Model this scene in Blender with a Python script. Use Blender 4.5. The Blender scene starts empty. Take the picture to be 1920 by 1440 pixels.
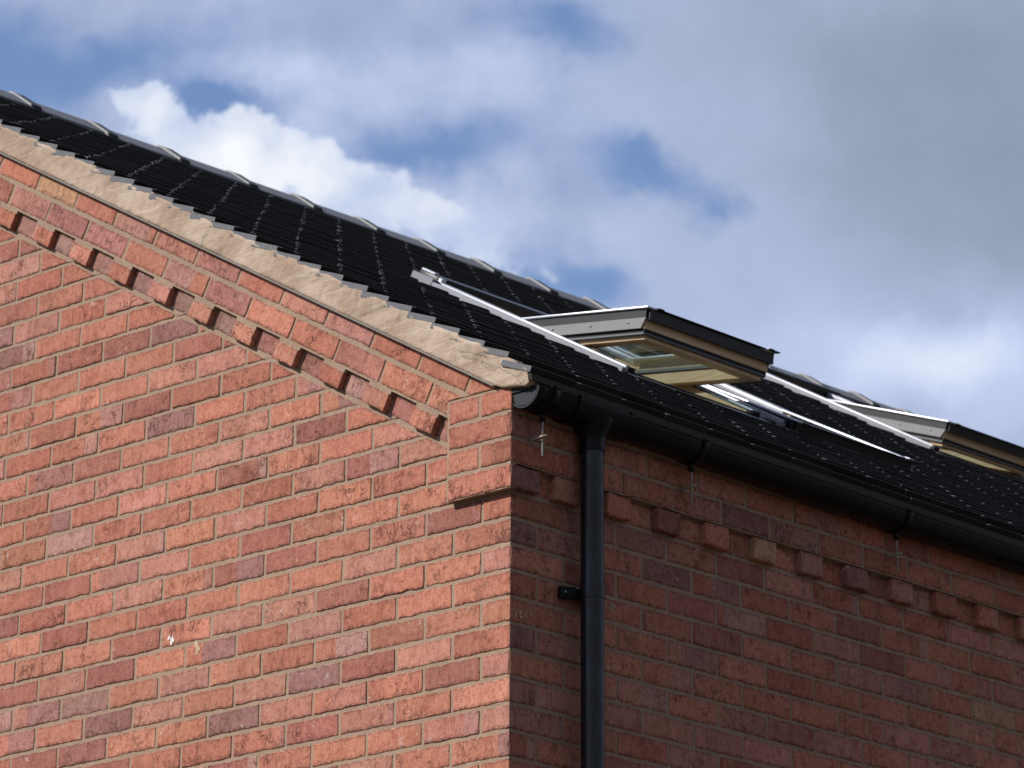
import bpy, bmesh, math, random
import numpy as np
from mathutils import Vector, Matrix

random.seed(7); RNG = np.random.default_rng(11)
S = bpy.context.scene
COL = S.collection

# ------------------------------------------------------------------ camera
F_PX = 7715.06
YAW, PITCH, ROLL = math.radians(-43.3732), math.radians(26.41021), math.radians(0.43486)
CAM = Vector((7.8971, -8.3892, -3.1112))
Fv = Vector((math.sin(YAW)*math.cos(PITCH), math.cos(YAW)*math.cos(PITCH), math.sin(PITCH)))
R0 = Vector((math.cos(YAW), -math.sin(YAW), 0)); U0 = R0.cross(Fv)
Rv = R0*math.cos(ROLL) + U0*math.sin(ROLL); Uv = U0*math.cos(ROLL) - R0*math.sin(ROLL)
cd = bpy.data.cameras.new("camera"); cam = bpy.data.objects.new("camera", cd); COL.objects.link(cam)
cam.matrix_world = Matrix(((Rv.x, Uv.x, -Fv.x, CAM.x), (Rv.y, Uv.y, -Fv.y, CAM.y), (Rv.z, Uv.z, -Fv.z, CAM.z), (0, 0, 0, 1)))
cd.sensor_width = 36; cd.lens = F_PX/1920*36
cd.shift_x = 4.8/1920; cd.shift_y = -1292.5/1920
cd.clip_start = .1; cd.clip_end = 5000
cd.dof.use_dof = True; cd.dof.focus_distance = 11.2; cd.dof.aperture_fstop = 11
S.camera = cam

# ------------------------------------------------------------------ sun
TOSUN = Vector((-.55, -1.0, .84)).normalized()
SUN_EL = math.asin(TOSUN.z); SUN_ROT = math.atan2(TOSUN.x, TOSUN.y)
sd = bpy.data.lights.new("sun", 'SUN'); sd.energy = 4.7; sd.angle = math.radians(.53); sd.color = (1, .955, .89)
sun = bpy.data.objects.new("sun", sd); COL.objects.link(sun)
sun.rotation_euler = (-TOSUN).to_track_quat('-Z', 'Y').to_euler()

# ------------------------------------------------------------------ world: sky with clouds placed by direction
W = bpy.data.worlds.new("World"); S.world = W; W.use_nodes = True
nt = W.node_tree; nt.nodes.clear(); N = nt.nodes; L = nt.links
def wn(t, **k):
    n = N.new(t)
    for a, b in k.items(): setattr(n, a, b)
    return n
def wmath(op, a, b=None, c=None, clamp=False):
    n = wn('ShaderNodeMath', operation=op, use_clamp=clamp)
    for i, v in enumerate((a, b, c)):
        if v is None: continue
        if isinstance(v, (int, float)): n.inputs[i].default_value = v
        else: L.new(v, n.inputs[i])
    return n.outputs[0]
def wv(op, a, b):
    n = wn('ShaderNodeVectorMath', operation=op)
    for i, v in enumerate((a, b)):
        if isinstance(v, (tuple, Vector)): n.inputs[i].default_value = v
        else: L.new(v, n.inputs[i])
    return n
tc = wn('ShaderNodeTexCoord'); D = tc.outputs['Generated']
AX = Fv
df = wmath('MAXIMUM', wv('DOT_PRODUCT', D, AX).outputs['Value'], .15)
sx = wmath('DIVIDE', wv('DOT_PRODUCT', D, Rv).outputs['Value'], df)
sy = wmath('DIVIDE', wv('DOT_PRODUCT', D, Uv).outputs['Value'], df)
# angular position in units where one unit spans about 14 degrees of sky
PX = wmath('MULTIPLY_ADD', sx, F_PX/1920, 955/1920)
PY = wmath('MULTIPLY_ADD', sy, -F_PX/1920, -572/1920)
comb = wn('ShaderNodeCombineXYZ'); L.new(PX, comb.inputs[0]); L.new(PY, comb.inputs[1]); P0 = comb.outputs[0]
def noise(vec, scale, detail=6, rough=.55, out='Fac', dist=0):
    n = wn('ShaderNodeTexNoise'); n.inputs['Scale'].default_value = scale; n.inputs['Detail'].default_value = detail
    n.inputs['Roughness'].default_value = rough; n.inputs['Distortion'].default_value = dist
    L.new(vec, n.inputs['Vector']); return n.outputs[out]
nc = noise(P0, 5.0, 7, .6, 'Color')
off = wv('SUBTRACT', nc, (.5, .5, .5)).outputs[0]
off2 = wv('SUBTRACT', noise(P0, 19.0, 6, .62, 'Color'), (.5, .5, .5)).outputs[0]
P1 = wv('ADD', P0, wv('MULTIPLY', off, (.15, .15, 0)).outputs[0]).outputs[0]
P1 = wv('ADD', P1, wv('MULTIPLY', off2, (.035, .035, 0)).outputs[0]).outputs[0]
def gauss(x, y, rx, ry, vec=P1):
    a = wv('SUBTRACT', vec, (x/1920, y/1920, 0)).outputs[0]
    b = wv('MULTIPLY', a, (1920/rx, 1920/ry, 0)).outputs[0]
    r2 = wv('DOT_PRODUCT', b, b).outputs['Value']
    return wmath('POWER', 2.718, wmath('MULTIPLY', r2, -1))
def add(lst, base):
    acc = base
    for x, y, rx, ry, amp in lst:
        acc = wmath('MULTIPLY_ADD', gauss(x, y, rx, ry), amp, acc)
    return acc
n1 = noise(P0, 7, 8, .58); n2 = noise(P0, 2.2, 4, .5)
cov0 = wmath('MULTIPLY_ADD', wmath('SUBTRACT', n1, .5), 1.35, .74)
cov0 = wmath('MULTIPLY_ADD', wmath('SUBTRACT', n2, .5), .5, cov0)
holes = [(40, 140, 340, 95, -.85), (190, 30, 150, 60, .25), (420, 60, 90, 60, -.2), (370, 205, 100, 36, -.95), (470, 210, 60, 30, -.25),
         (790, 290, 180, 52, -.75), (690, 325, 90, 35, -.35), (1065, 75, 120, 62, -.80), (980, 30, 120, 30, -.25), (1205, 295, 100, 58, -1.05),
         (1290, 335, 60, 40, -.35), (1375, 385, 66, 62, -1.1), (1085, 515, 125, 65, -1.15), (930, 500, 60, 40, -.2),
         (255, 225, 75, 50, .8), (470, 290, 150, 75, .4), (620, 340, 110, 60, .3), (820, 410, 140, 70, .5), (540, 140, 230, 45, .3),
         (1660, 200, 380, 420, 1.2), (1300, 140, 110, 90, .4), (1700, 650, 400, 200, 1.0), (1270, 490, 90, 60, .45)]
cov = add(holes, cov0)
mr = wn('ShaderNodeMapRange', interpolation_type='SMOOTHSTEP'); mr.inputs[1].default_value = -.15; mr.inputs[2].default_value = 1.05
L.new(cov, mr.inputs[0])
# unseen eastern sky, shaped to darken the eaves wall: cloud cover eased here
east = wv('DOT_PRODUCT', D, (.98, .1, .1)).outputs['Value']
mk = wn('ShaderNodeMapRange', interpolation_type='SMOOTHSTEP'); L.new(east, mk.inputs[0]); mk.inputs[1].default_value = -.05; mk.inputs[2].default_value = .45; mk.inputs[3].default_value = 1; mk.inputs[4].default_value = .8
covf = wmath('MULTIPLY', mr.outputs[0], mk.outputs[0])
br = wmath('MULTIPLY_ADD', wmath('SUBTRACT', n1, .5), .35, .42)
bright = [(500, 290, 160, 80, .25), (830, 420, 150, 70, .2), (560, 150, 260, 60, .22), (950, 160, 120, 90, .12),
          (1750, 720, 190, 90, .36), (1880, 640, 90, 90, .15), (1900, 230, 420, 330, -.34), (1550, 60, 260, 120, -.10), (1450, 620, 250, 130, .1), (1280, 380, 150, 120, .06)]
br = add(bright, br)
ramp = wn('ShaderNodeValToRGB'); L.new(br, ramp.inputs[0])
def lin(r, g, b): 
    f = lambda c: ((c/255+.055)/1.055)**2.4 if c > 10 else c/255/12.92
    return (f(r), f(g), f(b), 1)
els = ramp.color_ramp.elements
for p, c in ((0.0, (136, 149, 168)), (.2, (152, 165, 188)), (.45, (176, 190, 222)), (.68, (203, 215, 244)), (.95, (244, 249, 255))):
    if p == 0: e = els[0]; e.position = 0
    elif p == .95: e = els[-1]; e.position = .95
    else: e = els.new(p)
    e.color = lin(*c)
sky = wn('ShaderNodeTexSky', sky_type='NISHITA'); sky.sun_disc = False; sky.sun_elevation = SUN_EL; sky.sun_rotation = SUN_ROT
sky.dust_density = 1.0; sky.ozone_density = 2.2
tint = wn('ShaderNodeMix', data_type='RGBA', blend_type='MULTIPLY'); tint.inputs[0].default_value = 1
L.new(sky.outputs[0], tint.inputs[6]); tint.inputs[7].default_value = (1.28, 1.30, 1.50, 1)
cl = wn('ShaderNodeMix', data_type='RGBA', blend_type='MULTIPLY'); cl.inputs[0].default_value = 1
L.new(ramp.outputs[0], cl.inputs[6]); cl.inputs[7].default_value = (10, 10, 10, 1)
mx = wn('ShaderNodeMix', data_type='RGBA'); L.new(covf, mx.inputs[0]); L.new(tint.outputs[2], mx.inputs[6]); L.new(cl.outputs[2], mx.inputs[7])
bg = wn('ShaderNodeBackground'); bg.inputs[1].default_value = .1; # a cumulus bank with firm, billowing edges in front of the thin cloud
n3 = noise(P0, 15, 9, .6, dist=.25)
cum = add([(245, 215, 50, 36, .9), (310, 240, 60, 40, .8), (400, 300, 80, 60, .9), (480, 262, 66, 46, .9), (560, 290, 80, 62, .9), (640, 370, 90, 60, .8), (760, 405, 105, 52, .85), (870, 445, 90, 48, .8), (960, 500, 60, 36, .5)], wmath('MULTIPLY', wmath('SUBTRACT', n3, .5), 1.1))
cmr = wn('ShaderNodeMapRange', interpolation_type='SMOOTHSTEP'); L.new(cum, cmr.inputs[0]); cmr.inputs[1].default_value = .30; cmr.inputs[2].default_value = .62
lit = add([(500, 300, 130, 70, .75), (280, 235, 50, 30, .3), (780, 400, 120, 40, .25)], wmath('MULTIPLY', wmath('SUBTRACT', n3, .38), 1.3))
cr = wn('ShaderNodeValToRGB'); L.new(lit, cr.inputs[0]); ce = cr.color_ramp.elements
ce[0].position = 0; ce[0].color = tuple(10*v for v in lin(188, 202, 234)[:3])+(1,); ce[1].position = .9; ce[1].color = tuple(10*v for v in lin(248, 251, 255)[:3])+(1,)
m2 = wn('ShaderNodeMix', data_type='RGBA'); L.new(cmr.outputs[0], m2.inputs[0]); L.new(mx.outputs[2], m2.inputs[6]); L.new(cr.outputs[0], m2.inputs[7]); mx = m2
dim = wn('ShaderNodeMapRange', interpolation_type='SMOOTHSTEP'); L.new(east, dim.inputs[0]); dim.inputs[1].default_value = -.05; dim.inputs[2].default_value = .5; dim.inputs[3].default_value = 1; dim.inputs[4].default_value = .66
warm = wn('ShaderNodeMix', data_type='RGBA'); L.new(wmath('MULTIPLY', wmath('SUBTRACT', 1, dim.outputs[0]), 2.2, clamp=True), warm.inputs[0]); warm.inputs[6].default_value = (1, 1, 1, 1); warm.inputs[7].default_value = (1.12, .98, .80, 1)   # unseen eastern sky dimmed and warm-tinted to deepen the eaves wall's shade
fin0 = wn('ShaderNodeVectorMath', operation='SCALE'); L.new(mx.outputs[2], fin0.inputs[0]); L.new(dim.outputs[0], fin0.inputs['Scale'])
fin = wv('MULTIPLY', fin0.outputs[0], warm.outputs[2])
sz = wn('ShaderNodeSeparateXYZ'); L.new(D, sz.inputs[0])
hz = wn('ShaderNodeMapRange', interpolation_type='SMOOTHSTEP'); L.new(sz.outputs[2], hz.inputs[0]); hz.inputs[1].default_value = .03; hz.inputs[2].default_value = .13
skyl = wn('ShaderNodeMix', data_type='RGBA'); L.new(hz.outputs[0], skyl.inputs[0]); skyl.inputs[6].default_value = (.35, .36, .30, 1); L.new(fin.outputs[0], skyl.inputs[7])   # unseen dark band added round the horizon to deepen shade on the dentils
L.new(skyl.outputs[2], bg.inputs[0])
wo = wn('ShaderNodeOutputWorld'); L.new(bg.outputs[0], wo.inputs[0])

S.view_settings.view_transform = 'Standard'; S.view_settings.look = 'None'
S.view_settings.exposure = 0; S.view_settings.gamma = 1
S.render.engine = 'CYCLES'
S.cycles.max_bounces = 8; S.cycles.use_denoising = True

# ------------------------------------------------------------------ material helper
class MN:
    def __init__(s, name):
        s.m = bpy.data.materials.new(name); s.m.use_nodes = True; s.t = s.m.node_tree; s.t.nodes.clear()
        s.out = s.t.nodes.new('ShaderNodeOutputMaterial'); s.b = s.t.nodes.new('ShaderNodeBsdfPrincipled')
        s.t.links.new(s.b.outputs[0], s.out.inputs[0])
    def n(s, ty, **k):
        x = s.t.nodes.new(ty)
        for a, b in k.items(): setattr(x, a, b)
        return x
    def l(s, a, b): s.t.links.new(a, b)
    def put(s, sock, v):
        if isinstance(v, (int, float)): sock.default_value = v
        elif isinstance(v, tuple): sock.default_value = v if len(v) == len(sock.default_value) else tuple(v)+(1,)
        else: s.l(v, sock)
    def math(s, op, a, b=None, c=None, clamp=False):
        x = s.n('ShaderNodeMath', operation=op, use_clamp=clamp)
        for i, v in enumerate((a, b, c)):
            if v is not None: s.put(x.inputs[i], v)
        return x.outputs[0]
    def mix(s, f, a, b, mode='MIX'):
        x = s.n('ShaderNodeMix', data_type='RGBA', blend_type=mode); s.put(x.inputs[0], f); s.put(x.inputs[6], a); s.put(x.inputs[7], b); return x.outputs[2]
    def noise(s, vec, scale, detail=4, rough=.5, out='Fac', dist=0):
        x = s.n('ShaderNodeTexNoise'); s.l(vec, x.inputs['Vector']); x.inputs['Scale'].default_value = scale
        x.inputs['Detail'].default_value = detail; x.inputs['Roughness'].default_value = rough; x.inputs['Distortion'].default_value = dist
        return x.outputs[out]
    def range(s, v, a, b, c=0, d=1, sm=True):
        x = s.n('ShaderNodeMapRange', interpolation_type='SMOOTHSTEP' if sm else 'LINEAR'); s.put(x.inputs[0], v)
        for i, q in enumerate((a, b, c, d)): s.put(x.inputs[i+1], q)
        return x.outputs[0]
    def map(s, vec, sc):
        x = s.n('ShaderNodeMapping'); s.l(vec, x.inputs[0]); x.inputs['Scale'].default_value = sc; return x.outputs[0]
    def attr(s, name, out='Vector'):
        x = s.n('ShaderNodeAttribute', attribute_name=name); return x.outputs[out]
    def obj(s): return s.n('ShaderNodeTexCoord').outputs['Object']
    def bump(s, h, strength, dist):
        x = s.n('ShaderNodeBump'); x.inputs['Strength'].default_value = strength; x.inputs['Distance'].default_value = dist
        s.put(x.inputs['Height'], h); s.l(x.outputs[0], s.b.inputs['Normal'])
    def set(s, color=None, rough=None, metal=None, spec=None, **k):
        if color is not None: s.put(s.b.inputs['Base Color'], color)
        if rough is not None: s.put(s.b.inputs['Roughness'], rough)
        if metal is not None: s.put(s.b.inputs['Metallic'], metal)
        if spec is not None: s.put(s.b.inputs['Specular IOR Level'], spec)
        for a, b in k.items(): s.put(s.b.inputs[a], b)
        return s.m

# brick ---------------------------------------------------------------
k = MN('brick_face')
q = k.attr('bq'); bc = k.attr('bc', 'Color'); bm_ = k.attr('bm')
sep = k.n('ShaderNodeSeparateXYZ'); k.l(q, sep.inputs[0]); sm = k.n('ShaderNodeSeparateXYZ'); k.l(bm_, sm.inputs[0])
loc = k.attr('bl'); sl = k.n('ShaderNodeSeparateXYZ'); k.l(loc, sl.inputs[0])
patch = k.noise(q, 20, 4, .6); fine = k.noise(q, 170, 4, .65); mid = k.noise(q, 62, 4, .6)
streak = k.noise(k.map(q, (150, 22, 1)), 1, 4, .6); streakb = k.noise(k.map(q, (52, 7, 1)), 1, 3, .6)
wav = k.noise(q, 30, 2, .5)
edge = k.math('ADD', sl.outputs[0], k.math('MULTIPLY', k.math('SUBTRACT', wav, .5), .022))      # tone bands from kiln stacking
split = k.range(k.math('SUBTRACT', edge, sm.outputs[0]), -.003, .003)
col = k.mix(k.math('MULTIPLY', split, sm.outputs[1]), bc, k.attr('bd', 'Color'))
mul = lambda f, c_: k.mix(f, col, k.mix(1.0, col, c_, 'MULTIPLY'))
col = mul(k.range(patch, .50, .70, 0, .5), (1.20, 1.20, 1.22, 1))
col = mul(k.range(patch, .47, .27, 0, .75), (.74, .60, .56, 1))
col = mul(k.range(mid, .50, .66, 0, .75), (.76, .62, .57, 1))
col = mul(k.range(streakb, .53, .66, 0, .50), (.78, .70, .70, 1))
col = mul(k.range(streakb, .45, .32, 0, .45), (1.16, 1.20, 1.22, 1))
col = mul(k.range(streak, .52, .70, 0, .50), (.70, .58, .55, 1))
col = k.mix(k.range(fine, .34, .66, 0, .8), k.mix(1.0, col, (.82, .76, .73, 1), 'MULTIPLY'), k.mix(1.0, col, (1.12, 1.12, 1.12, 1), 'MULTIPLY'))
cn = k.noise(k.map(q, (1.0, .75, 1)), 38, 4, .65, dist=.9)                                       # creases of folded clay
ridge = k.math('ABSOLUTE', k.math('SUBTRACT', cn, .5))
cmask = k.math('MULTIPLY', k.range(k.noise(q, 19, 3, .6), .50, .62), sm.outputs[2])
crease = k.math('MULTIPLY', k.range(ridge, .045, .004), cmask)
rv = k.math('ABSOLUTE', k.math('SUBTRACT', k.noise(k.map(q, (95, 6, 1)), 1, 2, .5), .5))
crease2 = k.math('MULTIPLY', k.range(rv, .016, .002), k.math('MULTIPLY', k.range(k.noise(q, 13, 1, .5), .55, .62), sm.outputs[2]))
pits = k.math('MULTIPLY', k.range(k.noise(q, 210, 3, .65), .62, .68), k.range(k.noise(q, 30, 3, .6), .44, .60))
dark = k.math('MAXIMUM', k.math('MAXIMUM', crease, crease2), k.math('MULTIPLY', pits, .8), clamp=True)
ed = k.math('MINIMUM', sl.outputs[1], sl.outputs[2])                                             # drag marks along the arrises
edm = k.math('MULTIPLY', k.range(ed, .013, .001), k.range(k.noise(q, 85, 4, .65), .47, .58))
dark = k.math('MAXIMUM', dark, k.math('MULTIPLY', edm, .85))
col = k.mix(k.math('MULTIPLY', dark, .82), col, (.10, .038, .027, 1))
eff = k.math('MULTIPLY', k.range(k.noise(q, 55, 4, .65), .57, .68), k.range(k.noise(q, 11, 1, .5), .58, .66))
col = k.mix(k.math('MULTIPLY', eff, .6), col, (.52, .40, .36, 1))
efe = k.math('MULTIPLY', k.range(ed, .005, .0), k.range(k.noise(q, 26, 3, .6), .58, .66))
col = k.mix(k.math('MULTIPLY', efe, .55), col, (.50, .40, .33, 1))
h = k.math('SUBTRACT', k.math('ADD', k.math('MULTIPLY', fine, .7), k.math('ADD', k.math('MULTIPLY', streak, .35), k.math('MULTIPLY', mid, .6))), k.math('MULTIPLY', dark, 1.6))
k.bump(h, .65, .0016)
M_BRICK = k.set(color=col, rough=.88, spec=.25)

k = MN('mortar'); o = k.obj()
c = k.mix(k.noise(o, 9, 4, .6), (.225, .157, .112, 1), (.36, .26, .19, 1))
c = k.mix(k.range(k.noise(o, 260, 3, .7), .35, .65), c, k.mix(1.0, c, (1.25, 1.24, 1.22, 1), 'MULTIPLY'))
c = k.mix(k.range(k.noise(o, 30, 3, .6), .68, .76, 0, .7), c, (.50, .45, .40, 1))
k.bump(k.math('ADD', k.noise(o, 320, 3, .7), k.math('MULTIPLY', k.noise(o, 70, 2, .5), 1.5)), .8, .0022)
M_MORTAR = k.set(color=c, rough=.95, spec=.15)

k = MN('verge_mortar'); o = k.obj()
c = k.mix(k.range(k.noise(o, 5.5, 4, .6), .35, .65), (.37, .275, .20, 1), (.49, .385, .30, 1))
c = k.mix(k.range(k.noise(k.map(o, (5, 5, 30)), 1, 5, .65), .52, .70, 0, .6), c, (.55, .46, .385, 1))
c = k.mix(k.range(k.noise(k.map(o, (9, 9, 42)), 1, 4, .6), .56, .72, 0, .5), c, (.30, .215, .15, 1))
c = k.mix(k.range(k.noise(o, 40, 4, .65), .60, .72, 0, .5), c, (.33, .19, .11, 1))
c = k.mix(k.range(k.noise(o, 300, 2, .7), .62, .72, 0, .6), c, (.30, .24, .18, 1))
k.bump(k.math('ADD', k.math('ADD', k.noise(o, 26, 4, .55), k.math('MULTIPLY', k.noise(k.map(o, (7, 7, 60)), 1, 4, .6), .6)), k.math('MULTIPLY', k.noise(o, 260, 3, .7), .25)), .85, .006)
M_VMORTAR = k.set(color=c, rough=.93, spec=.15)

k = MN('brick_far'); o = k.obj()
bt = k.n('ShaderNodeTexBrick'); mp = k.n('ShaderNodeMapping'); k.l(o, mp.inputs[0]); mp.inputs['Rotation'].default_value = (math.pi/2, 0, 0)
k.l(mp.outputs[0], bt.inputs[0]); bt.inputs['Scale'].default_value = 1; bt.inputs['Brick Width'].default_value = .225; bt.inputs['Row Height'].default_value = .075
bt.inputs['Mortar Size'].default_value = .005; bt.inputs['Color1'].default_value = (.40, .15, .10, 1); bt.inputs['Color2'].default_value = (.33, .12, .09, 1); bt.inputs['Mortar'].default_value = (.30, .24, .18, 1)
M_FAR = k.set(color=bt.outputs[0], rough=.9, spec=.2)

k = MN('roof_tile_black'); o = k.obj(); tv = k.attr('tv', 'Fac')
c = k.mix(tv, (.009, .0083, .0088, 1), (.024, .021, .0185, 1))
c = k.mix(k.range(k.noise(o, 7, 4, .6), .5, .75, 0, .5), c, (.026, .024, .018, 1))
c = k.mix(k.range(k.noise(o, 90, 3, .7), .64, .72, 0, .5), c, (.09, .085, .075, 1))
k.bump(k.noise(o, 400, 3, .7), .35, .001)
M_TILE = k.set(color=c, rough=.78, spec=.2)
k = MN('roof_tile_cut_edge_and_glint'); o = k.obj()
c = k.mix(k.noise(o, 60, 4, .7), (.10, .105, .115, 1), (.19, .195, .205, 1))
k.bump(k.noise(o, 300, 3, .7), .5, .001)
M_TCUT_GLINT = k.set(color=c, rough=.85, spec=.2)
k = MN('ridge_grey'); o = k.obj()
c = k.mix(k.noise(o, 30, 4, .6), (.13, .135, .155, 1), (.18, .185, .20, 1)); k.bump(k.noise(o, 260, 3, .7), .4, .001)
M_RIDGE = k.set(color=c, rough=.75, spec=.3)
k = MN('ridge_end_pale'); o = k.obj()
c = k.mix(k.noise(o, 120, 4, .7), (.22, .22, .22, 1), (.48, .48, .47, 1)); M_REND = k.set(color=c, rough=.8, spec=.3)
k = MN('ridge_seal_black'); M_RSEAL = k.set(color=(.016, .017, .02), rough=.6, spec=.4)

k = MN('gutter_black_plastic'); o = k.obj()
c = k.mix(k.range(k.noise(o, 40, 4, .65), .5, .8, 0, .6), (.004, .0042, .005, 1), (.008, .0075, .007, 1))
k.bump(k.noise(o, 9, 2, .5), .12, .004)
M_GUT = k.set(color=c, rough=k.range(k.noise(o, 30, 3, .6), .3, .7, .24, .42), spec=.22)
k = MN('end_cap_plastic'); o = k.obj()
c = k.mix(k.noise(o, 55, 4, .6), (.013, .017, .024, 1), (.024, .029, .038, 1)); M_CAP = k.set(color=c, rough=.6, spec=.25)
k = MN('pipe_black_plastic'); o = k.obj()
M_PIPE = k.set(color=(.007, .0078, .0105), rough=k.range(k.noise(o, 14, 3, .6), .3, .7, .26, .4), spec=.5)
k = MN('galvanised_steel'); o = k.obj()
c = k.mix(k.noise(o, 90, 4, .6), (.20, .19, .17, 1), (.40, .38, .34, 1)); M_GALV = k.set(color=c, rough=.5, metal=.6)
k = MN('brass_nut'); M_NUT = k.set(color=(.55, .43, .18), rough=.4, metal=.85)
k = MN('eaves_strip_brown'); o = k.obj()
c = k.mix(k.noise(o, 50, 4, .6), (.018, .015, .011, 1), (.055, .046, .034, 1)); M_STRIP = k.set(color=c, rough=.75, spec=.25)
k = MN('undercloak_board'); o = k.obj()
c = k.mix(k.noise(o, 60, 4, .6), (.16, .15, .135, 1), (.27, .25, .22, 1)); M_UNDER = k.set(color=c, rough=.9)

k = MN('aluminium_bright'); o = k.obj()
M_ALU = k.set(color=k.mix(k.noise(k.map(o, (3, 60, 60)), 1, 3, .6), (.52, .54, .59, 1), (.66, .68, .73, 1)), rough=.42, metal=.6, spec=.5)
k = MN('aluminium_jamb'); o = k.obj()
M_JAMB = k.set(color=k.mix(k.noise(k.map(o, (3, 60, 60)), 1, 3, .6), (.30, .31, .34, 1), (.40, .41, .45, 1)), rough=.42, metal=.35, spec=.5)
k = MN('aluminium_grey'); o = k.obj()
c = k.mix(k.range(k.noise(o, 420, 2, .8), .3, .7), (.15, .148, .152, 1), (.30, .295, .30, 1)); M_GREY = k.set(color=c, rough=.6, metal=0, spec=.35)
k = MN('flashing_grey'); o = k.obj()
c = k.mix(k.noise(o, 20, 3, .6), (.20, .205, .235, 1), (.25, .255, .285, 1)); M_FLASH = k.set(color=c, rough=.6, metal=0, spec=.35)
k = MN('cladding_dark'); o = k.obj()
M_CLAD = k.set(color=k.mix(k.noise(o, 12, 3, .6), (.017, .018, .021, 1), (.026, .027, .031, 1)), rough=.42, metal=.2, spec=.45)
k = MN('rubber_black'); M_RUB = k.set(color=(.007, .007, .008), rough=.6, spec=.3)
k = MN('seal_grey'); M_SEAL = k.set(color=(.12, .135, .14), rough=.5, spec=.4)
k = MN('pine_lacquered'); o = k.obj()
g = k.noise(k.map(o, (4, 4, 95)), 1, 4, .55, dist=.6); g2 = k.noise(k.map(o, (10, 10, 260)), 1, 3, .6)
c = k.mix(k.range(g, .36, .66), (.64, .42, .22, 1), (.78, .57, .34, 1)); c = k.mix(k.range(g2, .55, .75, 0, .45), c, (.42, .22, .085, 1))
kn = k.n('ShaderNodeTexVoronoi'); k.l(o, kn.inputs[0]); kn.inputs['Scale'].default_value = 7
c = k.mix(k.range(kn.outputs['Distance'], .05, .02, 0, .6), c, (.22, .10, .04, 1))
k.bump(g2, .15, .0006)
M_PINE = k.set(color=c, rough=.42, spec=.45)
k = MN('pane_glass')
k.b.inputs['IOR'].default_value = 1.5
tr = k.n('ShaderNodeBsdfTransparent'); tr.inputs[0].default_value = (.60, .67, .68, 1)
gl = k.n('ShaderNodeBsdfGlossy'); gl.inputs['Roughness'].default_value = .015; gl.inputs[0].default_value = (.9, .95, .93, 1)
lw = k.n('ShaderNodeLayerWeight'); lw.inputs[0].default_value = .5
fr = k.math('MULTIPLY_ADD', k.math('POWER', lw.outputs['Facing'], 5), .60, .05)
ms = k.n('ShaderNodeMixShader'); k.l(fr, ms.inputs[0]); k.l(tr.outputs[0], ms.inputs[1]); k.l(gl.outputs[0], ms.inputs[2]); k.l(ms.outputs[0], k.out.inputs[0])
M_GLASS = k.m
k = MN('plaster_inside'); M_PLASTER = k.set(color=(.35, .33, .30), rough=.9)
k = MN('ground'); o = k.obj()
c = k.mix(k.noise(o, .6, 6, .6), (.055, .042, .028, 1), (.11, .082, .055, 1)); k.bump(k.noise(o, 8, 5, .6), .5, .05)
M_GROUND = k.set(color=c, rough=.95)

# ------------------------------------------------------------------ object helpers
def tag(o, label=None, cat=None, group=None, kind=None):
    if label: o['label'] = label
    if cat: o['category'] = cat
    if group: o['group'] = group
    if kind: o['kind'] = kind
    return o
def wpos(o):
    p = Vector(o.location)
    while o.parent: o = o.parent; p += Vector(o.location)
    return p
def put(name, me, parent=None):
    """link a mesh made in world coordinates"""
    o = bpy.data.objects.new(name, me); COL.objects.link(o)
    if parent is not None:
        o.parent = parent; o.matrix_parent_inverse = Matrix.Translation(-ORIG[parent.name])
    ORIG[o.name] = Vector((0, 0, 0)) if parent is None or True else None
    return o
ORIG = {}
def mesh_np(name, verts, quads, mats, mat_idx=None, smooth=True, attrs=None):
    me = bpy.data.meshes.new(name)
    me.vertices.add(len(verts)); me.vertices.foreach_set('co', verts.astype(np.float32).ravel())
    nq = len(quads); me.loops.add(nq*4); me.loops.foreach_set('vertex_index', quads.astype(np.int32).ravel())
    me.polygons.add(nq); me.polygons.foreach_set('loop_start', (np.arange(nq)*4).astype(np.int32))
    for m in mats: me.materials.append(m)
    if mat_idx is not None: me.polygons.foreach_set('material_index', mat_idx.astype(np.int32))
    me.polygons.foreach_set('use_smooth', np.full(nq, smooth) if isinstance(smooth, bool) else smooth)
    for nm, (ty, arr) in (attrs or {}).items():
        a = me.attributes.new(nm, ty, 'POINT')
        a.data.foreach_set({'FLOAT_VECTOR': 'vector', 'FLOAT_COLOR': 'color', 'FLOAT': 'value'}[ty], arr.astype(np.float32).ravel())
    me.update(calc_edges=True); return me
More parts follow.
